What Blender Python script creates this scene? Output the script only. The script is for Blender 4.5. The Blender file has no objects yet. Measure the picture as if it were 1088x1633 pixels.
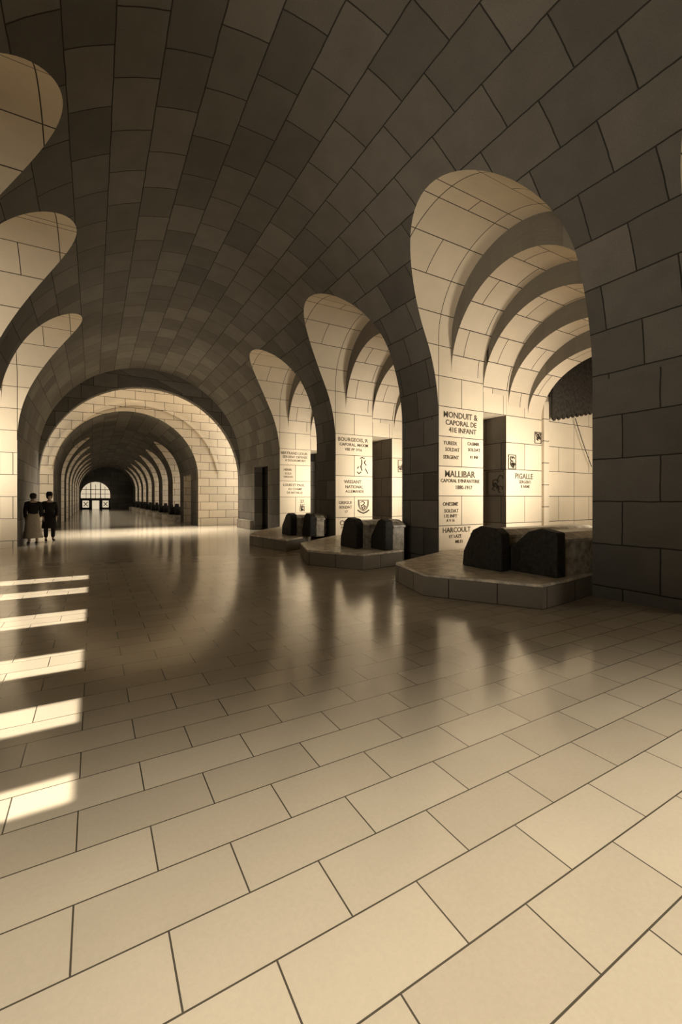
import bpy, bmesh, math, random
from mathutils import Vector, Matrix
random.seed(4)
SC = bpy.context.scene
COL = SC.collection
R = math.radians
PI = math.pi

# ------------------------------------------------------------------ camera
F_PX = 686.0
YAW = R(29.9)
HOR = 795.0
EYE = 1.55
cd = bpy.data.cameras.new('camera')
cam = bpy.data.objects.new('camera', cd); COL.objects.link(cam)
cam.location = (0, 0, EYE)
cam.rotation_euler = (R(90), 0, -YAW)
cd.sensor_fit = 'VERTICAL'; cd.sensor_height = 36.0
cd.lens = 36.0 * F_PX / 1633.0
cd.shift_y = -(816.5 - HOR) / 1633.0
cd.clip_start = 0.05; cd.clip_end = 300
SC.camera = cam

# ------------------------------------------------------------------ world, exposure
w = bpy.data.worlds.new('world'); SC.world = w; w.use_nodes = True
w.node_tree.nodes['Background'].inputs[0].default_value = (1, .86, .66, 1)
w.node_tree.nodes['Background'].inputs[1].default_value = 0.02
vs = SC.view_settings
vs.view_transform = 'Standard'; vs.look = 'None'; vs.exposure = 0.0; vs.gamma = 1.0; vs.use_curve_mapping = False
SC.cycles.max_bounces = 6; SC.cycles.diffuse_bounces = 3; SC.cycles.glossy_bounces = 3
SC.cycles.sample_clamp_indirect = 4
SC.cycles.use_denoising = True

# ------------------------------------------------------------------ lights
XC = 2.4                     # nave axis
WARM = (1.0, .90, .76)
def area(name, loc, direction, sx, sy, power, spread=120, col=WARM):
    l = bpy.data.lights.new(name, 'AREA'); l.shape = 'RECTANGLE'; l.size = sx; l.size_y = sy
    l.energy = power; l.color = col; l.spread = R(spread)
    o = bpy.data.objects.new(name, l); COL.objects.link(o); o.location = loc
    o.rotation_euler = Vector(direction).to_track_quat('-Z', 'Y').to_euler()
    return o
RIGHT_Y = [0.8, 5.715, 10.6, 15.5]
LEFT_Y = [(0.8, 1.7, 6.95), (6.95, 1.2, 6.95), (10.25, 1.65, 7.0), (15.2, 1.7, 7.0)]
TX_ = 1.7
TUN_Y = [32.4 + 5.5 * k for k in range(7)]
ALC_P = [60, 195, 185, 175]
for y, p in zip(RIGHT_Y, ALC_P):
    area('alcove_fill', (9.75, y - 1.70, 2.2), (-.38, 1, .30), .9, 3.0, p, 106)  # hidden lamp added at the near wall to light the far wall
for (y, hw, cr), p in zip(LEFT_Y, (.5, 85, 125, 125)):
    area('alcove_fill', (-4.0, y - hw + .06, 2.6), (0.33, 1, 0.3), .85, 3.2, p, 104)  # same added lamps, mirrored for the left alcoves
area('alcove_fill', (-3.6, .2, 2.2), (1, .62, .42), 2.4, 3.0, 105, 75)  # extra unseen lamp added to brighten the right side of the vault
for k, y in enumerate(TUN_Y):
    area('chapel_daylight', (6.6, y - 1.48, 2.6), (-.1, 1, 0.05), 2.6, 3.4, 55, 130)
    area('chapel_daylight', (-3.2, y - 1.48, 2.6), (.1, 1, 0.05), 2.6, 3.4, 40, 130)
area('alcove_fill', (12.1, 4.1, 2.6), (0, 1, 0), 1.6, 2.4, 45, 120)  # weaker lamp added for the dim wall beyond the pilaster
area('gallery_fill', (TX_, 44, 5.7), (0, 0, -1), 1.2, 34, 260, 60)  # lamp added below the crown to brighten the far gallery floor
# daylight of the crossing between the two galleries
area('crossing_daylight', (7.35, 23.6, 4.0), (-.35, 1, -.05), 1.1, 7.0, 75, 160)
area('crossing_daylight', (-2.6, 23.6, 4.0), (.35, 1, -.05), 1.0, 7.0, 40, 160)
area('crossing_daylight', (3.0, 24.5, 8.3), (-.05, -.50, -1), 7.0, .8, 1250, 75)
# unseen lamp added under the vault, over the camera, to brighten the near floor
area('foreground_fill', (1.6, -.2, 6.6), (.02, .10, -1), 6.4, 2.4, 98, 38)
# narrow overhead lamps added to stand for bright reflections on the left floor
for (yv0, yv1) in ((9.6, 10.1), (8.25, 8.75), (6.35, 7.0), (4.6, 5.15), (3.5, 3.9), (2.6, 2.85)):
    ym = (yv0 + yv1) / 2; wd = yv1 - yv0
    area('floor_band_lamp', (-.95, ym, 3.2), (0, 0, -1), 1.7, wd, 9 * wd * 1.7, 1.5)

# ------------------------------------------------------------------ materials
def mat(name): 
    m = bpy.data.materials.new(name); m.use_nodes = True
    nt = m.node_tree; return m, nt, nt.nodes['Principled BSDF']
def N(nt, t, **kw):
    n = nt.nodes.new(t)
    for k, v in kw.items(): setattr(n, k, v)
    return n
def brick_mat(name, c1, c2, mortar, bw, rh, offset=.5, squash=1.0, sqf=2, ms=.008, rough=.85, spec=.2, grain=.25, bump=.25, smooth=.1, warp=0.0, coat=0):
    m, nt, b = mat(name)
    tc = N(nt, 'ShaderNodeTexCoord')
    src = tc.outputs['UV']
    if warp:
        nz = N(nt, 'ShaderNodeTexNoise'); nz.inputs['Scale'].default_value = 3.0; nz.inputs['Detail'].default_value = 3
        nt.links.new(src, nz.inputs['Vector'])
        sb = N(nt, 'ShaderNodeVectorMath', operation='SUBTRACT'); sb.inputs[1].default_value = (.5, .5, .5)
        sc = N(nt, 'ShaderNodeVectorMath', operation='SCALE'); sc.inputs['Scale'].default_value = warp
        ad = N(nt, 'ShaderNodeVectorMath', operation='ADD')
        nt.links.new(nz.outputs['Color'], sb.inputs[0]); nt.links.new(sb.outputs[0], sc.inputs[0])
        nt.links.new(src, ad.inputs[0]); nt.links.new(sc.outputs[0], ad.inputs[1]); src = ad.outputs[0]
    br = N(nt, 'ShaderNodeTexBrick', offset=offset, offset_frequency=2, squash=squash, squash_frequency=sqf)
    br.inputs['Color1'].default_value = (*c1, 1); br.inputs['Color2'].default_value = (*c2, 1); br.inputs['Mortar'].default_value = (*mortar, 1)
    br.inputs['Scale'].default_value = 1; br.inputs['Mortar Size'].default_value = ms; br.inputs['Mortar Smooth'].default_value = smooth
    br.inputs['Brick Width'].default_value = bw; br.inputs['Row Height'].default_value = rh
    nt.links.new(src, br.inputs['Vector'])
    n1 = N(nt, 'ShaderNodeTexNoise'); n1.inputs['Scale'].default_value = 45; n1.inputs['Detail'].default_value = 6; n1.inputs['Roughness'].default_value = .8
    n2 = N(nt, 'ShaderNodeTexNoise'); n2.inputs['Scale'].default_value = 2.3; n2.inputs['Detail'].default_value = 4
    nt.links.new(tc.outputs['UV'], n1.inputs['Vector']); nt.links.new(tc.outputs['UV'], n2.inputs['Vector'])
    a = N(nt, 'ShaderNodeMath', operation='MULTIPLY_ADD'); a.inputs[1].default_value = grain * 2; a.inputs[2].default_value = 1 - grain
    nt.links.new(n1.outputs[0], a.inputs[0])
    a2 = N(nt, 'ShaderNodeMath', operation='MULTIPLY_ADD'); a2.inputs[1].default_value = grain * 1.2; a2.inputs[2].default_value = 1 - grain * .6
    nt.links.new(n2.outputs[0], a2.inputs[0])
    mm = N(nt, 'ShaderNodeMath', operation='MULTIPLY'); nt.links.new(a.outputs[0], mm.inputs[0]); nt.links.new(a2.outputs[0], mm.inputs[1])
    s = N(nt, 'ShaderNodeVectorMath', operation='SCALE'); nt.links.new(br.outputs['Color'], s.inputs[0]); nt.links.new(mm.outputs[0], s.inputs['Scale'])
    nt.links.new(s.outputs[0], b.inputs['Base Color'])
    b.inputs['Roughness'].default_value = rough; b.inputs['Specular IOR Level'].default_value = spec
    if coat: b.inputs['Coat Weight'].default_value = coat; b.inputs['Coat Roughness'].default_value = .12
    if bump:
        inv = N(nt, 'ShaderNodeMath', operation='SUBTRACT'); inv.inputs[0].default_value = 1; nt.links.new(br.outputs['Fac'], inv.inputs[1])
        bp = N(nt, 'ShaderNodeBump'); bp.inputs['Strength'].default_value = bump; bp.inputs['Distance'].default_value = .01
        nt.links.new(inv.outputs[0], bp.inputs['Height']); nt.links.new(bp.outputs[0], b.inputs['Normal'])
    return m
def plain(name, c, rough=.8, spec=.3, grain=.3, scale=18, metal=0):
    m, nt, b = mat(name)
    tc = N(nt, 'ShaderNodeTexCoord'); nz = N(nt, 'ShaderNodeTexNoise'); nz.inputs['Scale'].default_value = scale; nz.inputs['Detail'].default_value = 7; nz.inputs['Roughness'].default_value = .7
    nt.links.new(tc.outputs['Object'], nz.inputs['Vector'])
    cr = N(nt, 'ShaderNodeValToRGB'); e = cr.color_ramp.elements
    e[0].position = .35; e[1].position = .65
    e[0].color = (*[v * (1 - grain) for v in c], 1); e[1].color = (*[min(1, v * (1 + grain)) for v in c], 1)
    nt.links.new(nz.outputs[0], cr.inputs[0]); nt.links.new(cr.outputs[0], b.inputs['Base Color'])
    bp = N(nt, 'ShaderNodeBump'); bp.inputs['Strength'].default_value = .25; bp.inputs['Distance'].default_value = .01
    nt.links.new(nz.outputs[0], bp.inputs['Height']); nt.links.new(bp.outputs[0], b.inputs['Normal'])
    b.inputs['Roughness'].default_value = rough; b.inputs['Specular IOR Level'].default_value = spec; b.inputs['Metallic'].default_value = metal
    return m
RH = .695
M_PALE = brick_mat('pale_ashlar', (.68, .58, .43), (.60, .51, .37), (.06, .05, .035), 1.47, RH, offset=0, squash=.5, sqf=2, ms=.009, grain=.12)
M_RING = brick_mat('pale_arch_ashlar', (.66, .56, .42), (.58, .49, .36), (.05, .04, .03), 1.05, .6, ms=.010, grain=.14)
M_VAULT = brick_mat('shaded_vault_ashlar', (.145, .129, .105), (.085, .076, .062), (.022, .02, .016), 1.0, .66, ms=.010, grain=.35, warp=.03)  # alcove stone darkened in colour to stand for shade on vault and piers
M_FAR = brick_mat('small_block_ashlar', (.66, .56, .42), (.56, .48, .36), (.10, .085, .06), .95, .45, ms=.013, grain=.14)
M_PASS = brick_mat('shaded_passage_block', (.20, .17, .13), (.15, .13, .10), (.03, .025, .02), 1.0, RH, ms=.009, grain=.35)  # darkened copy of the stone, shade of the passage put into its colour
M_STEP = brick_mat('shaded_voussoir', (.20, .175, .135), (.14, .122, .095), (.03, .026, .02), .9, .6, ms=.010, grain=.3)  # shade on the arch steps put into a darker stone colour
M_FLOOR = brick_mat('polished_floor_slab', (.52, .45, .335), (.45, .385, .285), (.07, .06, .042), .60, .285, ms=.0035, rough=.16, spec=.6, grain=.12, bump=.1, coat=.35)
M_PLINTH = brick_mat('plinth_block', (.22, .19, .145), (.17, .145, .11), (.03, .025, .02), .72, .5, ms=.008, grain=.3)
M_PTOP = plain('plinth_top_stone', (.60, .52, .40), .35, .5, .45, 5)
M_GRAN = plain('mottled_granite', (.30, .26, .195), .35, .5, .6, 7)
M_DARK = plain('dark_granite', (.022, .019, .015), .6, .2, .5, 14)
M_INK = plain('incised_lettering', (.10, .08, .055), .9, .1, .3)
M_RELIEF = plain('carved_relief', (.30, .25, .18), .9, .1, .4)
M_CLOTHD = plain('dark_wool', (.018, .016, .014), .95, .1, .3, 30)
M_CLOTHL = plain('pale_cloth', (.42, .36, .27), .95, .1, .2, 30)
M_SKIN = plain('skin', (.42, .30, .21), .6, .3, .1)
M_HAIR = plain('dark_hair', (.03, .022, .016), .7, .2, .3)
M_IRON = plain('dark_iron', (.03, .027, .022), .5, .4, .2)
M_DRAPE = plain('dark_drapery', (.045, .038, .03), .95, .1, .4, 12)
m, nt, b = mat('daylight_glass'); b.inputs['Base Color'].default_value = (.8, .7, .5, 1)
b.inputs['Emission Color'].default_value = (1, .83, .58, 1); b.inputs['Emission Strength'].default_value = .62; M_GLASS = m

# ------------------------------------------------------------------ helpers
def mesh_obj(name, verts, faces, m, uv=None, parent=None, kind=None, smooth=False):
    me = bpy.data.meshes.new(name); me.from_pydata([tuple(v) for v in verts], [], faces); me.update()
    return finish(name, me, m, uv, parent, kind, smooth)
def finish(name, me, m, uv=None, parent=None, kind=None, smooth=False):
    ms = m if isinstance(m, (list, tuple)) else [m]
    me.materials.clear()
    for x in ms: me.materials.append(x)
    if uv:
        lay = me.uv_layers.new(name='UVMap') if not me.uv_layers else me.uv_layers[0]
        for p in me.polygons:
            for li in p.loop_indices:
                lay.data[li].uv = uv(me.vertices[me.loops[li].vertex_index].co, p.normal, p.center)
    for p in me.polygons: p.use_smooth = smooth
    o = bpy.data.objects.new(name, me); COL.objects.link(o)
    if parent: o.parent = parent
    if kind: o['kind'] = kind
    return o
def tag(o, label, cat, group=None):
    o['label'] = label; o['category'] = cat
    if group: o['group'] = group
    return o
def empty(name, loc, label, cat, group=None, rz=0):
    o = bpy.data.objects.new(name, None); COL.objects.link(o); o.location = loc; o.rotation_euler = (0, 0, rz)
    o.empty_display_size = .1
    return tag(o, label, cat, group)
def boxv(x0, x1, y0, y1, z0, z1):
    v = [(x, y, z) for x in (x0, x1) for y in (y0, y1) for z in (z0, z1)]
    f = [(0, 1, 3, 2), (4, 6, 7, 5), (0, 4, 5, 1), (2, 3, 7, 6), (0, 2, 6, 4), (1, 5, 7, 3)]
    return v, f
class MB:
    def __init__(s): s.v = []; s.f = []
    def add(s, v, f):
        n = len(s.v); s.v += list(v); s.f += [tuple(i + n for i in q) for q in f]
    def box(s, *a): s.add(*boxv(*a))
def prism(profile, axis, a0, a1):
    """closed prism: profile list of (p,q) swept along axis. axis 'x': (y,z); axis 'y': (x,z); axis 'z': (x,y)"""
    n = len(profile)
    def P(p, a): return (a, p[0], p[1]) if axis == 'x' else (p[0], a, p[1]) if axis == 'y' else (p[0], p[1], a)
    v = [P(p, a0) for p in profile] + [P(p, a1) for p in profile]
    f = [tuple(range(n))[::-1], tuple(range(n, 2 * n))]
    for i in range(n): j = (i + 1) % n; f.append((i, j, n + j, n + i))
    me = bpy.data.meshes.new('tmp'); me.from_pydata(v, [], f)
    bm = bmesh.new(); bm.from_mesh(me); bmesh.ops.recalc_face_normals(bm, faces=bm.faces); bm.to_mesh(me); bm.free()
    return me
def arch(c, r, z0, zb, seg=64, rz=None):
    rz = rz or r
    pts = [(c + r * math.cos(PI * i / seg), z0 + rz * math.sin(PI * i / seg)) for i in range(seg + 1)]
    return [(c + r, zb)] + pts + [(c - r, zb)] if zb < z0 - 1e-6 else pts
def carve(base, cutters):
    """base mesh minus every cutter mesh, evaluated to a plain mesh"""
    o = bpy.data.objects.new('tmp', base); COL.objects.link(o); tmp = []
    for c in cutters:
        k = bpy.data.objects.new('tmpc', c); COL.objects.link(k); tmp.append(k)
        md = o.modifiers.new('b', 'BOOLEAN'); md.operation = 'DIFFERENCE'; md.object = k; md.solver = 'EXACT'
    dg = bpy.context.evaluated_depsgraph_get(); dg.update()
    me = bpy.data.meshes.new_from_object(o.evaluated_get(dg))
    for k in tmp + [o]: bpy.data.objects.remove(k)
    return me
def boxmesh(*a):
    v, f = boxv(*a); me = bpy.data.meshes.new('tmp'); me.from_pydata(v, [], f)
    bm = bmesh.new(); bm.from_mesh(me); bmesh.ops.recalc_face_normals(bm, faces=bm.faces); bm.to_mesh(me); bm.free(); return me
def poly_obj(name, profile, axis, a0, a1, m, parent=None, bevel=0, seg=2, uv=None, kind=None):
    me = prism(profile, axis, a0, a1)
    if bevel:
        bm = bmesh.new(); bm.from_mesh(me)
        bmesh.ops.bevel(bm, geom=list(bm.edges), offset=bevel, segments=seg, affect='EDGES', profile=.6)
        bm.to_mesh(me); bm.free()
    return finish(name, me, m, uv, parent, kind)

# ------------------------------------------------------------------ the near gallery
NR, NZ = 4.5, 3.4            # radius and springing of the main vault
SH = 7.3                     # outer face of the pier shell
Z0 = .22 - RH
def wuv(co, n, c):           # plain wall UV in metres
    if abs(n.x) > .7: return (co.y, co.z - Z0)
    if abs(n.y) > .7: return (co.x - 6.9 if co.x > XC else co.x, co.z - Z0)
    return (co.x, co.y)
def lat_prof(yc, hw, crown): return arch(yc, hw, crown - hw, 3.0, 40)
cuts = [prism(arch(XC, NR, NZ, NZ - .5, 128), 'y', -7, 23.5)]
ops = []
for y in RIGHT_Y:
    hw, cr = 1.765, 7.02
    cuts.append(prism(lat_prof(y, hw, cr), 'x', XC + 2, SH + .2)); ops.append((1, y, hw, cr))
for (y, hw, cr) in LEFT_Y:
    cuts.append(prism(lat_prof(y, hw, cr), 'x', 2 * XC - SH - .2, XC - 2)); ops.append((-1, y, hw, cr))
me = carve(boxmesh(2 * XC - SH, SH, -6, 23.0, NZ, 9.2), cuts)
def vuv(co, n, c):
    rad = math.hypot(c.x - XC, c.z - NZ)
    if abs(rad - NR) < .06 and abs(n.y) < .02:
        return (co.y + .3, math.atan2(co.z - NZ, co.x - XC) * NR + NZ - Z0)
    if abs(n.y) > .99 and c.y > 22.9: return (co.x, co.z)
    s = 1 if c.x > XC else -1
    best = min((o for o in ops if o[0] == s), key=lambda o: abs(o[1] - c.y))
    _, yc, hw, cr = best; zs = cr - hw
    if co.z <= zs + 1e-4: v = co.z
    else:
        th = math.asin(max(-1, min(1, (co.z - zs) / hw)))
        if (co.y - yc) * (1 if c.y > yc else -1) < 0: th = PI - th
        v = zs + hw * th
    return (abs(co.x - XC) - NR, v - Z0)
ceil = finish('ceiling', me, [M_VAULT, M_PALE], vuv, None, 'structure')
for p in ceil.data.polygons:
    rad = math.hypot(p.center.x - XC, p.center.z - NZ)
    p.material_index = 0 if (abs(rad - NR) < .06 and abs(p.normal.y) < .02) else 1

def piers(name, s, openings, door=None):
    """lower wall of one side: every pier between the openings, 0..springing"""
    x0, x1 = (XC + NR, SH) if s > 0 else (2 * XC - SH, XC - NR)
    edges = [-6.0]
    for (y, hw) in openings: edges += [y - hw, y + hw]
    edges.append(23.0)
    mb = MB()
    for i in range(0, len(edges), 2):
        a, b = edges[i], edges[i + 1]
        if door and a < door[0] < b:
            mb.box(x0, x1, a, door[0], 0, NZ); mb.box(x0, x1, door[1], b, 0, NZ); mb.box(x0, x1, door[0], door[1], door[2], NZ)
        else: mb.box(x0, x1, a, b, 0, NZ)
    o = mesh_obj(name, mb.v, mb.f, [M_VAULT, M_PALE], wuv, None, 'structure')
    for p in o.data.polygons: p.material_index = 1 if abs(p.normal.y) > .5 and not 18.4 < p.center.y < 21 else 0  # doorway jambs keep the stone darkened for shade
piers('wall_right', 1, [(y, 1.765) for y in RIGHT_Y], (18.7, 20.6, 3.1))
piers('wall_left', -1, [(y, hw) for (y, hw, c) in LEFT_Y])
# the dark lobby behind the doorway at the far end of the right wall
mb = MB()
mb.v = [(7.3, 18.4, 0), (9.6, 18.4, 0), (9.6, 21, 0), (7.3, 21, 0), (7.3, 18.4, 3.3), (9.6, 18.4, 3.3), (9.6, 21, 3.3), (7.3, 21, 3.3)]
mb.f = [(0, 1, 5, 4), (1, 2, 6, 5), (2, 3, 7, 6), (4, 5, 6, 7)]
mesh_obj('wall_lobby', mb.v, mb.f, M_VAULT, wuv, None, 'structure')
# skirting of the far pier
v, f = boxv(6.72, 6.9, 20.75, 23.0, 0, .45)
mesh_obj('baseboard_right', v, f, M_PLINTH, wuv, None, 'structure')

def alcove(s, yc, hw, crown, pier, full=True):
    """stepped arches, side walls with their passage, and end wall of one alcove"""
    def X(d): return XC + s * d                       # d = distance from the nave axis
    k = crown - 7.02
    rings = [(SH - XC, 5.97, 6.42 + k, 4.50), (5.97, 6.90, 5.95 + k, 4.19), (6.90, 7.67, 5.50 + k, 3.95), (7.67, 8.25, 5.08 + k, 3.75)]
    V = []; Fc = []; UV = []
    def quad(p, uvs):
        n = len(V); V.extend(p); Fc.append(tuple(range(n, n + len(p)))); UV.extend(uvs)
    SEG = 36; STEP = []
    prev = (crown, crown - hw)
    def prof(cr, zs, i):
        t = PI * i / SEG
        return (yc + hw * math.cos(t), zs + (cr - zs) * math.sin(t))
    def zat(cr, zs, y):
        return zs + (cr - zs) * math.sqrt(max(0, 1 - ((y - yc) / hw) ** 2))
    lastd = SH - XC
    for (d0, d1, cr, zs) in rings + [(8.25, 10.7, 7.0 + k, 5.3)]:
        L = zs
        pts = [prof(cr, zs, i) for i in range(SEG + 1)]
        for i in range(SEG):
            (ya, za), (yb, zb) = pts[i], pts[i + 1]
            l2 = L + math.hypot(yb - ya, zb - za)
            quad([(X(d0), ya, za), (X(d1), ya, za), (X(d1), yb, zb), (X(d0), yb, zb)],
                 [(d0, L - Z0), (d1, L - Z0), (d1, l2 - Z0), (d0, l2 - Z0)]); L = l2
            ua, ub = zat(prev[0], prev[1], ya), zat(prev[0], prev[1], yb)
            if i == 0 and d0 < 8: ua = max(prev[1], za)
            if i == SEG - 1 and d0 < 8: ub = max(prev[1], zb)
            quad([(X(d0), ya, za), (X(d0), yb, zb), (X(d0), yb, ub), (X(d0), ya, ua)],
                 [(L, .08), (l2, .08), (l2, .5), (L, .5)])
            STEP.append(len(Fc) - 1)
        prev = (cr, zs)
    me = bpy.data.meshes.new('ceiling_alcove'); me.from_pydata(V, [], Fc); lay = me.uv_layers.new(name='UVMap')
    for p in me.polygons:
        for li in p.loop_indices: lay.data[li].uv = UV[me.loops[li].vertex_index]
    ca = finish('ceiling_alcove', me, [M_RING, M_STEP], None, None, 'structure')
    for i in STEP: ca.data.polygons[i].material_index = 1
    # side walls
    V.clear(); Fc.clear(); UV.clear()
    D0, P0, P1, D1 = SH - XC, 5.96, 6.80, 10.7
    DT = 3.69
    for side in (1, -1):
        yw = yc + side * hw
        def wall(a, b, z0, z1, u0, yy=yw):
            quad([(X(a), yy, z0), (X(b), yy, z0), (X(b), yy, z1), (X(a), yy, z1)], [(a - u0, z0 - Z0), (b - u0, z0 - Z0), (b - u0, z1 - Z0), (a - u0, z1 - Z0)])
        wall(D0, P0, 0, 5.3, 4.5); wall(P0, P1, DT, 4.7, 4.5); wall(P1, 8.27, 0, 5.2, 6.80); wall(8.25, D1, 0, 5.4, 6.80)
    # passage through the pier (reveals and lintel), only on the far side
    ya, yb = yc + hw, yc + hw + pier
    mbp = MB()
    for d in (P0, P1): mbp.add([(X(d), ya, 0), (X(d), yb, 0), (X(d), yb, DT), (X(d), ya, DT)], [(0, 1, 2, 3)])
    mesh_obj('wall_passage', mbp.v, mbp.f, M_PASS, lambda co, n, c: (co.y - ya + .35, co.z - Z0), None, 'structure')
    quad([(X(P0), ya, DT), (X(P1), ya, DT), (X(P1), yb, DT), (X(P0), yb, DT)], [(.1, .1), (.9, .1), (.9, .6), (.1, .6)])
    # end wall
    quad([(X(D1), yc - hw, 0), (X(D1), yc + hw, 0), (X(D1), yc + hw, 7), (X(D1), yc - hw, 7)], [(0, -Z0), (2 * hw, -Z0), (2 * hw, 7 - Z0), (0, 7 - Z0)])
    me = bpy.data.meshes.new('wall_alcove'); me.from_pydata(V, [], Fc); lay = me.uv_layers.new(name='UVMap')
    for p in me.polygons:
        for li in p.loop_indices: lay.data[li].uv = UV[me.loops[li].vertex_index]
    finish('wall_alcove', me, M_PALE, None, None, 'structure')
    if full:   # slim pilaster carrying the last arch
        v, f = boxv(X(8.25), X(8.47), yc + hw - .07, yc + hw, 0, 4.2)
        mesh_obj('trim_pilaster', v, f, M_RING, wuv, None, 'structure')
for i, y in enumerate(RIGHT_Y):
    alcove(1, y, 1.765, 7.02, 1.37)
for i, (y, hw, cr) in enumerate(LEFT_Y): alcove(-1, y, hw, cr, .35 if i in (1,) else 1.2, False)

# floor
def fuv(co, n, c): return (co.x - .533 + 6, co.y - 1.93 + 28.5)
v = [(-9, -6, 0), (14, -6, 0), (14, 76, 0), (-9, 76, 0)]
mesh_obj('floor', v, [(0, 1, 2, 3)], M_FLOOR, fuv, None, 'structure')
# wall behind the camera, with the entrance arch
me = carve(boxmesh(-2.5, 7.3, -6.4, -6.0, 0, 9.2), [prism(arch(XC, 1.4, 2.4, -.2, 32), 'y', -6.6, -5.8)])
finish('wall_back', me, M_VAULT, wuv, None, 'structure')

# ------------------------------------------------------------------ crossing and second gallery
me = carve(boxmesh(-4.4, 9.2, 23.0, 23.4, 0, 9.2), [prism(arch(XC, 4.5, 2.5, -.2, 96), 'y', 22.8, 23.6)])
finish('wall_arch', me, M_VAULT, wuv, None, 'structure')
TX, TR, TZ = 1.7, 3.4, 2.7
cuts = [prism(arch(TX, TR, TZ, -.2, 96), 'y', 24.8, 72.2)]
for y in TUN_Y:
    cuts.append(prism(arch(y, 1.55, 3.95, -.1, 24), 'x', TX + 1.6, TX + 6.4))
    cuts.append(prism(arch(y, 1.55, 3.95, -.1, 24), 'x', TX - 6.4, TX - 1.6))
cuts.append(boxmesh(TX + 3, TX + 5.5, 27.1, 29.5, -.1, 3.0))
me = carve(boxmesh(TX - 6.8, TX + 6.8, 25.0, 72.0, 0, 9.2), cuts)
def tuv(co, n, c):
    if abs(n.y) > .9: return (co.x, co.z)
    rad = math.hypot(c.x - TX, c.z - TZ)
    if c.z > TZ and abs(rad - TR) < .06: return (co.y, math.atan2(co.z - TZ, co.x - TX) * TR + TZ)
    if abs(n.x) > .7: return (co.y, co.z)
    return (co.x, co.z)
o = finish('wall_gallery', me, [M_FAR, M_VAULT], tuv, None, 'structure')
for p in o.data.polygons:
    rad = math.hypot(p.center.x - TX, p.center.z - TZ)
    on = p.center.z > TZ and abs(rad - TR) < .06 and abs(p.normal.y) < .02
    low = p.center.z <= TZ and abs(abs(p.center.x - TX) - TR) < .03 and abs(p.normal.x) > .9
    p.material_index = 1 if (on or low) else 0
# crossing side walls and roof
mb = MB(); mb.box(-4.8, -4.4, 23.0, 25.0, 0, 9.2); mb.box(8.6, 9.2, 23.4, 25.0, 0, 9.2); mb.box(-4.8, 9.2, 23.0, 25.0, 9.2, 9.5)
mesh_obj('wall_crossing', mb.v, mb.f, M_FAR, wuv, None, 'structure')
# curved rib on the crossing wall
seg = 60; a0, a1 = R(8), R(172)
V = []; Fc = []
for i in range(seg + 1):
    t = a0 + (a1 - a0) * i / seg
    for (r, y) in ((3.98, 25.0), (3.98, 24.86), (4.16, 24.86), (4.16, 25.0)):
        V.append((2.2 + r * math.cos(t), y, 2.45 + r * math.sin(t)))
for i in range(seg):
    for j in range(4):
        a = i * 4 + j; b2 = i * 4 + (j + 1) % 4; Fc.append((a, b2, b2 + 4, a + 4))
mesh_obj('trim_arch', V, Fc, M_FAR, lambda co, n, c: (co.x, co.z), None, 'structure')
# end wall with window and door
EX, EY = .25, 71.9
win = empty('arched_window', (EX, EY, 0), 'glazed half-round window with a door below, closing the far end of the gallery', 'window')
g = finish('window_glass', prism(arch(0, 1.85, 2.1, .02, 32), 'y', -.02, .02), M_GLASS, None, win)
mb = MB()
for x in (-.62, .62): mb.box(x - .06, x + .06, -.14, -.02, 1.55, 3.8)
for z in (2.2, 2.85): mb.box(-1.8, 1.8, -.12, -.02, z - .035, z + .035)
for x in (-1.2, 0, 1.2): mb.box(x - .025, x + .025, -.10, -.02, 1.55, 3.6 - abs(x) * .3)
mesh_obj('glazing_bar', mb.v, mb.f, M_IRON, None, win)
mb = MB(); mb.box(-1.95, 1.95, -.2, -.02, 1.25, 1.6); mesh_obj('transom', mb.v, mb.f, M_IRON, None, win)
mb = MB()
for (a, b2) in ((-1.9, -1.65), (-.85, -.45), (.45, .85), (1.65, 1.9)): mb.box(a, b2, -.2, -.02, 0, 1.3)
mb.box(-1.9, -.5, -.2, -.02, 0, .25); mb.box(.5, 1.9, -.2, -.02, 0, .25)
mesh_obj('window_frame', mb.v, mb.f, M_IRON, None, win)
for s in (-1, 1):
    for t in (-1, 1):
        mb = MB(); n = 10
        for i in range(n):
            q = (i + .5) / n - .5; mb.box(s * 1.25 + q * .5 - .05, s * 1.25 + q * .5 + .05, -.1, -.02, .75 + t * q * .6 - .05, .75 + t * q * .6 + .05)
        mesh_obj('cross_bar', mb.v, mb.f, M_IRON, None, win)
v, f = boxv(-5, 8.5, 72.0, 72.3, 0, 9.2); mesh_obj('wall_end', v, f, M_VAULT, wuv, None, 'structure')

# ------------------------------------------------------------------ drapery, cord and slit window deep in the nearest alcove
yw = 5.715 + 1.765
n = 10; xa, xb = 10.9, 13.05
top = 6.2
pts = [(xa, top), (xb, top)]
for i in range(n, 0, -1):
    for q in (1.0, .75, .5, .25):
        t = (i - 1 + q) / n
        pts.append((xa + (xb - xa) * t, 3.80 + .42 * t - .13 * math.sin(PI * q) + (.0)))
pts.append((xa, 3.80))
o = poly_obj('scalloped_valance', pts, 'y', yw - .16, yw - .10, M_DRAPE)
tag(o, 'dark scalloped valance hanging above the bright wall deep in the nearest alcove', 'valance')
v, f = boxv(12.78, 12.96, yw - .3, yw - .17, 4.6, 6.5)
mesh_obj('trim_mullion', v, f, M_PALE, wuv, None, 'structure')
cu = bpy.data.curves.new('c', 'CURVE'); cu.dimensions = '3D'; cu.bevel_depth = .011
sp = cu.splines.new('POLY'); sp.points.add(5)
for i in range(6):
    t = i / 5; sp.points[i].co = (12.05 + .82 * t, yw - .09, 3.86 - 1.36 * t - .05 * math.sin(PI * t), 1)
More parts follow.
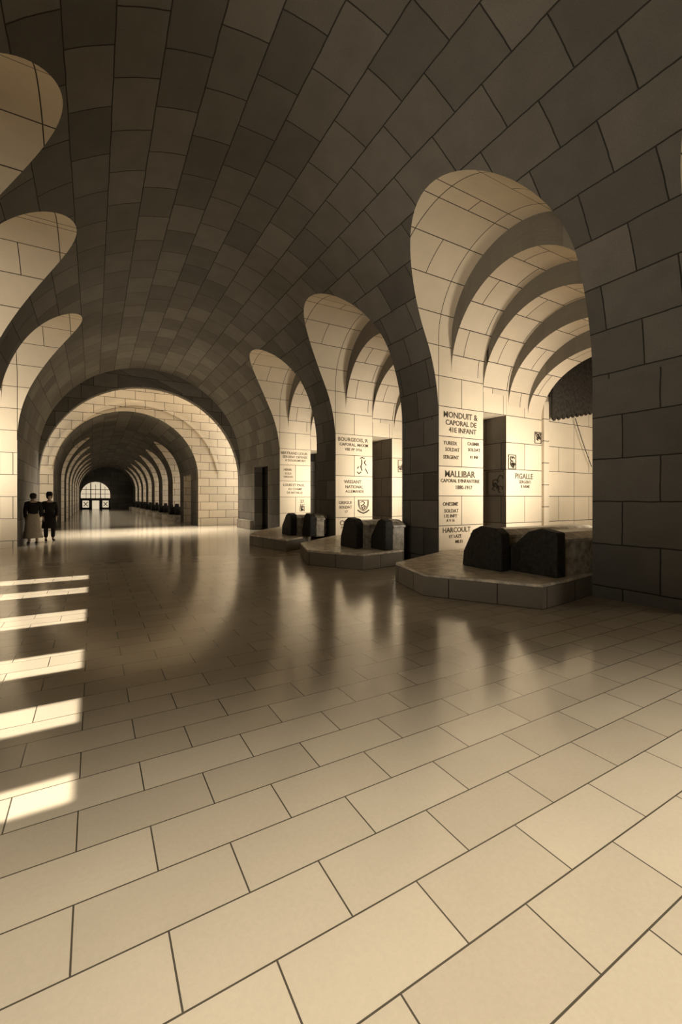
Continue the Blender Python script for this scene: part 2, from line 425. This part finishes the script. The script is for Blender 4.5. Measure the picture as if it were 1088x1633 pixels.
tmp = bpy.data.objects.new('tmp', cu); COL.objects.link(tmp); dg = bpy.context.evaluated_depsgraph_get(); dg.update()
me = bpy.data.meshes.new_from_object(tmp.evaluated_get(dg)); bpy.data.objects.remove(tmp)
tag(finish('hanging_cord', me, M_IRON), 'thin dark cord slanting down the bright wall under the valance', 'cord')

# ------------------------------------------------------------------ plinths and tombs
def plinth(pts, h, label, group='stone plinths under the tombs', deep=None):
    cx = sum(p[0] for p in pts) / len(pts); cy = sum(p[1] for p in pts) / len(pts)
    e = empty('tomb_plinth', (cx, cy, 0), label, 'plinth', group)
    loc = [(x - cx, y - cy) for (x, y) in pts]
    def buv(co, n, c):
        t = Vector((-n.y, n.x)); return (co.x * t.x + co.y * t.y, co.z) if abs(n.z) < .5 else (co.x, co.y)
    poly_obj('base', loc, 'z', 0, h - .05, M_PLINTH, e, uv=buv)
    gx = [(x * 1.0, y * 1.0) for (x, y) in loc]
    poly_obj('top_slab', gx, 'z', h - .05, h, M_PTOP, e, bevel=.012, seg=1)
    return e
PH = .35
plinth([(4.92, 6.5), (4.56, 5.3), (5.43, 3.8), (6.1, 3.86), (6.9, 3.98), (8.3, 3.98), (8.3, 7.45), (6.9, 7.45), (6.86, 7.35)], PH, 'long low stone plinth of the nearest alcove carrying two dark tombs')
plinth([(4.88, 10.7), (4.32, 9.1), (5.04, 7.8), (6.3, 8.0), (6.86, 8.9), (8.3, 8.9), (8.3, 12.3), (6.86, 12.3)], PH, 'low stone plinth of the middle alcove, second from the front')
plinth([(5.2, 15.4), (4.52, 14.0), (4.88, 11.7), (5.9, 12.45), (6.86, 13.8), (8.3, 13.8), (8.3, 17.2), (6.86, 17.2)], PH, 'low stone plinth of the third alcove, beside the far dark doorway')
HB = [(.47, 0), (.44, .30), (.02, .67), (-.2, .735), (-.47, .68), (-.47, 0)]      # slanting headstone
HA = [(.45, 0), (.42, .27), (.2, .65), (0, .735), (-.32, .71), (-.45, .62), (-.45, 0)]  # rounded headstone
def tomb(x, y, z, prof, wy, length, label, group, cw=.33, off=0):
    e = empty('tomb', (x, y, z), label, 'tomb', group)
    hs = [(p * wy / .94, q) for (p, q) in prof]
    poly_obj('headstone', hs, 'x', 0, .22, M_DARK, e, bevel=.035, seg=3)
    a = cw * wy / .66; c0 = off
    body = [(c0 + a, 0), (c0 + a, .52), (c0 - a, .52), (c0 - a, 0)]
    poly_obj('chest', body, 'x', .22, length, M_GRAN, e, bevel=.015)
    lid = [(c0 + a + .02, .52), (c0 + a + .02, .57), (c0 + a * .55, .66), (c0 - a * .55, .66), (c0 - a - .02, .57), (c0 - a - .02, .52)]
    poly_obj('lid', lid, 'x', .22, length + .03, M_GRAN, e, bevel=.012)
    return e
tomb(5.75, 5.20, PH, HA, .90, 3.1, 'dark rounded tomb on the nearest plinth, the left of its pair', 'tombs in the alcoves', .227, .11)
tomb(6.02, 4.46, PH, HB, .97, 2.9, 'dark tomb with a slanting shoulder on the nearest plinth, beside the near pier', 'tombs in the alcoves', .245, -.07)
tomb(5.42, 9.10, PH, HA, .78, 1.4, 'dark tomb on the middle plinth, the left of its pair', 'tombs in the alcoves')
tomb(5.80, 8.36, PH, HB, .62, .55, 'dark tomb on the middle plinth, the right one in front of the pier', 'tombs in the alcoves')
tomb(5.5, 13.2, PH, HB, .78, 1.3, 'dark tomb on the third plinth, the left of its pair', 'tombs in the alcoves')
tomb(5.85, 12.42, PH, HA, .62, .5, 'dark tomb on the third plinth, the right one in front of the pier', 'tombs in the alcoves')
# far gallery: low plinths with a pair of dark tombs each
ORD = ['first', 'second', 'third', 'fourth', 'fifth', 'sixth', 'seventh']
for k, y in enumerate(TUN_Y):
    y = y - .35
    wd = ORD[k]
    e = empty('tomb_plinth', (4.75, y, 0), 'small stone plinth beside the %s bright bay of the far gallery' % wd, 'plinth', 'plinths of the far gallery')
    poly_obj('base', [(-.55, .9), (-.55, -.9), (-.1, -1.45), (.33, -1.5), (1.6, -1.1), (1.6, 1.1), (.33, 1.5), (-.1, 1.4)], 'z', 0, .42, M_PTOP, e)
    for j, (dx, dy) in enumerate(((-.1, .55), (.15, -.35))):
        t = empty('tomb', (4.75 + dx, y + dy, .42), 'small dark tomb in the %s bay of the far gallery, %s of its pair' % (wd, 'far one' if j == 0 else 'near one'), 'tomb', 'tombs of the far gallery')
        poly_obj('headstone', [(p * .8, q * 1.05) for p, q in (HA if j == 0 else HB)], 'x', 0, .22, M_DARK, t, bevel=.03, seg=2)
        poly_obj('chest', [(.28, 0), (.28, .55), (-.28, .55), (-.28, 0)], 'x', .22, 1.4, M_DARK, t, bevel=.02, seg=1)

# ------------------------------------------------------------------ inscriptions and carved emblems
def text_mesh(s, size, bold=.0):
    cu = bpy.data.curves.new('t', 'FONT'); cu.body = s; cu.size = size; cu.align_x = 'CENTER'; cu.extrude = .003; cu.offset = bold
    cu.resolution_u = 2
    o = bpy.data.objects.new('t', cu); COL.objects.link(o); dg = bpy.context.evaluated_depsgraph_get(); dg.update()
    me = bpy.data.meshes.new_from_object(o.evaluated_get(dg)); bpy.data.objects.remove(o); return me
def inscription(xc, zt, ywall, lines, label, group='memorial inscriptions'):
    """lines: (text, size, dx, gap) stacked downwards from zt"""
    e = empty('inscription', (xc, ywall - .004, zt), label, 'inscription', group); e.rotation_euler = (R(90), 0, 0)
    z = 0
    for (s, size, dx, gap) in lines:
        z -= size * .75
        me = text_mesh(s, size, size * .012)
        me.transform(Matrix.Translation((dx, z, 0)))
        finish('text_line', me, M_INK, None, e)
        z -= gap
    return e
y1 = RIGHT_Y[1] + 1.765; y2 = RIGHT_Y[2] + 1.765; y3 = RIGHT_Y[3] + 1.765
inscription(7.62, 3.60, y1, [('MONDUIT &', .20, -.02, .045), ('CAPORAL DE', .17, .0, .04), ('41E INFANT', .17, .05, .03)], 'inscription MONDUIT, topmost block of the nearest alcove wall')
inscription(7.27, 2.90, y1, [('TUREDI.', .12, 0, .06), ('SOLDAT', .12, .06, .09), ('SERGENT', .12, .02, .03)], 'small inscription TUREDI under the MONDUIT block, left half')
inscription(8.02, 2.92, y1, [('CASIMIR', .11, 0, .06), ('SOLDAT', .11, .03, .10), ('81 INF', .10, .03, .03)], 'small inscription CASIMIR under the MONDUIT block, right half')
inscription(7.58, 2.22, y1, [('MALLIBAR', .22, 0, .04), ("CAPORAL D'INFANTERIE", .115, .02, .06), ('1880-1917', .13, .12, .03)], 'large inscription MALLIBAR on the middle block of the nearest alcove')
inscription(7.27, 1.47, y1, [('ONESIME', .12, 0, .07), ('SOLDAT', .12, .03, .035), ('17E INFT', .11, .0, .03), ('A V 16', .09, .0, .03)], 'inscription ONESIME beneath the MALLIBAR block')
inscription(7.52, .88, y1, [('HARCOULT', .17, -.05, .05), ('ET LAZE', .11, -.1, .05), ('MILES', .10, .02, .03)], 'inscription HARCOULT on the lowest block, partly behind the dark tomb')
inscription(9.93, 2.22, y1, [('PIGALLE', .20, -.02, .035), ('SERGENT', .115, .02, .035), ('8 ARME', .11, .03, .03)], 'inscription PIGALLE right of the nearest passage')
inscription(7.60, 3.60, y2, [('BOURGEOIS, R', .18, -.02, .05), ('CAPORAL, MAXIM', .14, .02, .06), ('VIIE PP 1916', .13, .0, .03)], 'inscription BOURGEOIS, topmost block of the second alcove wall')
inscription(7.60, 2.18, y2, [('WISSANT', .16, -.03, .06), ('NATIONAL', .14, .03, .05), ('ALLEMANDE', .13, .05, .03)], 'three-line inscription NATIONAL in the middle of the second alcove wall')
inscription(7.27, 1.47, y2, [('GREGUI', .14, 0, .05), ('SOLDAT', .13, .02, .06), ('17', .12, .04, .03)], 'inscription GREGUI left of the shield in the second alcove')
inscription(7.5, .84, y2, [('O  MI', .24, -.15, .04), ('TIMES', .12, -.25, .04), ('MIDI', .11, -.25, .03)], 'inscription with a large O, lowest block of the second alcove')
inscription(9.95, 2.18, y2, [('PICARD', .16, 0, .06), ('PARIS', .14, .03, .06), ('PAPER', .13, 0, .03)], 'inscription PICARD right of the dark passage in the second alcove')
inscription(7.6, 3.58, y3, [('BERTRAND LOUIS', .155, -.02, .05), ('SERGENT DEFENSE', .14, .02, .05), ('A DOUAUMONT', .13, .04, .03)], 'inscription of three close lines, topmost block of the third alcove')
inscription(7.27, 2.85, y3, [('HENRI', .13, 0, .07), ('SOLD', .12, .02, .06), ('VERDUN', .11, .02, .03)], 'small faint inscription on the left half block of the third alcove')
inscription(7.58, 2.2, y3, [('LOUIS ET PAUL', .15, -.02, .07), ('AU CHAMP', .13, .04, .06), ('DE BATAILLE', .13, .02, .03)], 'three-line inscription in the middle of the third alcove wall')
inscription(7.95, 1.5, y3, [('27', .18, 0, .06), ('RIC', .15, .02, .03)], 'short inscription low on the third alcove wall')

def emblem(kind, loc, w_, h_, rot, label):
    e = empty('carved_emblem', loc, label, 'emblem', 'carved emblems'); e.rotation_euler = rot
    def ln(pts, th, closed=False):
        mb = MB(); q = pts + ([pts[0]] if closed else [])
        for a, b2 in zip(q, q[1:]):
            a = Vector((a[0], a[1])); b2 = Vector((b2[0], b2[1])); d = (b2 - a)
            if d.length < 1e-5: continue
            d.normalize(); nn = Vector((-d.y, d.x)) * th / 2; d *= th * .35
            c = [a - d + nn, b2 + d + nn, b2 + d - nn, a - d - nn]
            mb.add([(p.x, p.y, zz) for zz in (0, .012) for p in c], [(0, 1, 2, 3), (4, 7, 6, 5), (0, 4, 5, 1), (1, 5, 6, 2), (2, 6, 7, 3), (3, 7, 4, 0)])
        return mb
    def emit(name, mbs):
        m_ = MB()
        for q in mbs: m_.add(q.v, q.f)
        mesh_obj(name, m_.v, m_.f, M_INK, None, e)
    hw, hh = w_ / 2, h_ / 2
    if kind == 'shield':
        out = [(-hw, hh), (hw, hh), (hw * .92, 0), (hw * .6, -hh * .55), (0, -hh * .9), (-hw * .6, -hh * .55), (-hw * .92, 0)]
        emit('shield_outline', [ln(out, .018, True), ln([(x * .82, y * .82 + .01) for x, y in out], .01, True)])
        lion = [(-.1, .12), (-.02, .16), (.05, .1), (.0, .04), (.09, -.02), (.04, -.08), (.0, -.14), (-.06, -.06), (-.09, .02)]
        emit('beast', [ln(lion, .022), ln([(.0, .04), (-.08, .0)], .03), ln([(.04, -.02), (-.03, -.05)], .03)])
        rb = [(-hw * 1.05, -hh * .75), (-hw * .6, -hh * 1.05), (0, -hh * 1.25), (hw * .6, -hh * 1.05), (hw * 1.05, -hh * .75)]
        emit('ribbon', [ln(rb, .045)])
    elif kind == 'figure':
        emit('figure', [ln([(-.1, .27), (-.02, .3), (.06, .26)], .03), ln([(-.05, .22), (-.04, .1), (-.08, -.02), (-.04, -.14)], .035), ln([(.1, .2), (.06, .12), (.13, .04)], .03), ln([(-.22, -.2), (-.16, -.26), (-.08, -.2)], .03), ln([(.1, -.08), (.16, -.18), (.2, -.24)], .03), ln([(-.22, -.08), (-.17, -.02)], .03)])
    else:
        emit('frame', [ln([(-hw, hh), (hw, hh), (hw, -hh), (-hw, -hh)], .02, True)])
        rnd = random.Random(len(label)); cur = []
        for k in range(6):
            x0 = (rnd.random() - .5) * w_ * .6; z0 = (rnd.random() - .5) * h_ * .6
            cur.append(ln([(x0 + math.cos(a) * w_ * .14 * (1 + .4 * math.sin(a * k)), z0 + math.sin(a) * h_ * .14) for a in [i * .7 for i in range(rnd.randint(4, 9))]], .026))
        emit('scrollwork', cur)
    return e
ZW = (R(90), 0, 0)
emblem('frame', (10.48, y1 - .002, 3.2), .26, .3, ZW, 'small square carved emblem, upper one near the pilaster')
emblem('frame', (9.43, y1 - .002, 2.5), .28, .36, ZW, 'square carved emblem just right of the nearest passage')
emblem('figure', (7.97, y2 - .002, 2.65), .5, .55, ZW, 'carved standing figure on the second alcove wall')
emblem('shield', (7.99, y2 - .002, 1.30), .42, .40, ZW, 'carved shield with ribbon on the second alcove wall')
emblem('frame', (9.72, y2 - .002, 2.72), .5, .42, ZW, 'framed carved emblem right of the passage in the second alcove')
emblem('frame', (9.196, 7.80, 1.95), .56, .62, (R(90), 0, R(-90)), 'carved relief panel on the dark inner face of the nearest passage')
emblem('frame', (7.95, y3 - .002, 1.1), .2, .2, ZW, 'tiny carved emblem low on the third alcove wall')

# ------------------------------------------------------------------ visitors at the left edge
def skin_mesh(chains, lv=2):
    """chains: list of (verts [(x,y,z,r)], root index or None) joined where first vert equals an earlier vert"""
    V = []; E = []; Rr = []
    def vid(p):
        for i, q in enumerate(V):
            if (Vector(q) - Vector(p[:3])).length < 1e-4: return i
        V.append(p[:3]); Rr.append(p[3]); return len(V) - 1
    for ch in chains:
        ids = [vid(p) for p in ch]
        E += list(zip(ids, ids[1:]))
    me = bpy.data.meshes.new('sk'); me.from_pydata(V, E, [])
    o = bpy.data.objects.new('sk', me); COL.objects.link(o)
    o.modifiers.new('s', 'SKIN'); me.skin_vertices
    for i, r in enumerate(Rr):
        sv = me.skin_vertices[0].data[i]; r = r if isinstance(r, tuple) else (r, r); sv.radius = r
    me.skin_vertices[0].data[0].use_root = True
    sd = o.modifiers.new('d', 'SUBSURF'); sd.levels = lv; sd.render_levels = lv
    dg = bpy.context.evaluated_depsgraph_get(); dg.update()
    r_ = bpy.data.meshes.new_from_object(o.evaluated_get(dg)); bpy.data.objects.remove(o); return r_
def lathe(name, prof, m, parent, loc=(0, 0, 0), sx=1, sy=1, n=24):
    V = [((r * math.cos(2 * PI * i / n)) * sx + loc[0], (r * math.sin(2 * PI * i / n)) * sy + loc[1], z + loc[2]) for (r, z) in prof for i in range(n)]
    F_ = [(j * n + i, j * n + (i + 1) % n, (j + 1) * n + (i + 1) % n, (j + 1) * n + i) for j in range(len(prof) - 1) for i in range(n)]
    return mesh_obj(name, V, F_, m, None, parent, smooth=True)
def person(x, y, rz, label, skirt, hat):
    e = empty('person', (x, y, 0), label, 'person', None, rz)
    # body faces -y locally
    ch = [[(0, 0, .95, (.14, .11)), (0, 0, 1.12, (.13, .10)), (0, 0, 1.32, (.17, .11)), (0, 0, 1.42, (.13, .09)), (0, -.005, 1.49, .05), (0, -.01, 1.55, .062), (0, -.012, 1.62, .085), (0, -.005, 1.69, .06)]]
    for s in (-1, 1):
        ch.append([(0, 0, .95, .14), (s * .10, 0, .86, .095), (s * .11, -.02, .48, .06), (s * .11, .01, .10, .042), (s * .12, -.05, .04, .035), (s * .12, -.15, .03, .03)])
        ch.append([(0, 0, 1.42, .1), (s * .17, 0, 1.38, .062), (s * .22, .01, 1.12, .045), (s * .2, -.07, .88, .033), (s * .195, -.085, .82, .03)])
        for q in range(4):
            dx = (q - 1.5) * .02
            ch.append([(s * .195, -.085, .82, .03), (s * .195, -.085 + dx, .77, .009), (s * .19, -.09 + dx, .735 + .004 * abs(q - 1), .008), (s * .182, -.09 + dx, .71, .007)])
        ch.append([(s * .195, -.085, .82, .03), (s * .185, -.12, .79, .010), (s * .18, -.13, .765, .008)])
    body = finish('body', skin_mesh(ch), M_SKIN, None, e, None, True)
    # face
    lathe('nose', [(0.002, .03), (.011, -.01), (.004, -.018)], M_SKIN, e, (0, -.098, 1.625), n=8)
    mb = MB(); mb.box(-.022, .022, -.094, -.088, 1.578, 1.585); mesh_obj('mouth', mb.v, mb.f, M_HAIR, None, e)
    mb = MB(); mb.box(-.04, -.02, -.093, -.086, 1.64, 1.648); mb.box(.02, .04, -.093, -.086, 1.64, 1.648); mesh_obj('eyes', mb.v, mb.f, M_HAIR, None, e)
    # coat: torso and sleeves in one surface
    cc = [[(0, 0, .98, (.18, .14)), (0, 0, 1.12, (.165, .13)), (0, 0, 1.32, (.20, .14)), (0, 0, 1.43, (.14, .11)), (0, 0, 1.48, .07)]]
    for s in (-1, 1):
        cc.append([(0, 0, 1.43, .12), (s * .18, 0, 1.385, .08), (s * .23, .01, 1.12, .062), (s * .205, -.065, .89, .05)])
    finish('coat', skin_mesh(cc), M_CLOTHD, None, e, None, True)
    if skirt:
        lathe('skirt', [(.17, 1.02), (.20, .9), (.235, .6), (.28, .3), (.30, .22), (.29, .2)], M_CLOTHL, e, sx=1, sy=.8)
    else:
        lathe('coat_skirt', [(.18, 1.04), (.20, .9), (.225, .7), (.245, .5), (.24, .47)], M_CLOTHD, e, sx=1, sy=.8)
        tr = [[(0, 0, .95, .15)] + [(s * .1, 0, .86, .105), (s * .11, -.02, .48, .078), (s * .11, .01, .12, .07)] for s in (-1, 1)]
        finish('trousers', skin_mesh(tr), M_CLOTHD, None, e, None, True)
    for s in (-1, 1):
        sh = finish('shoe', skin_mesh([[(s * .11, .03, .05, .045), (s * .12, -.05, .045, .045), (s * .12, -.17, .035, .035)]]), M_HAIR, None, e, None, True)
    lathe('hair', [(.078, -.09), (.095, -.03), (.1, .03), (.085, .08), (.05, .105), (.001, .115)], M_HAIR, e, (0, .02, 1.63))
    if hat:
        lathe('hat', [(.001, .11), (.07, .10), (.095, .06), (.1, 0), (.15, -.015), (.15, -.022), (.09, -.02)], M_CLOTHD, e, (0, -.005, 1.70))
    return e
person(-1.40, 18.9, R(15), 'person in a long dark coat and hat standing at the left by the pale arch', False, True)
person(-1.80, 18.0, R(-160), 'person in dark jacket and pale skirt at the left edge', True, False)
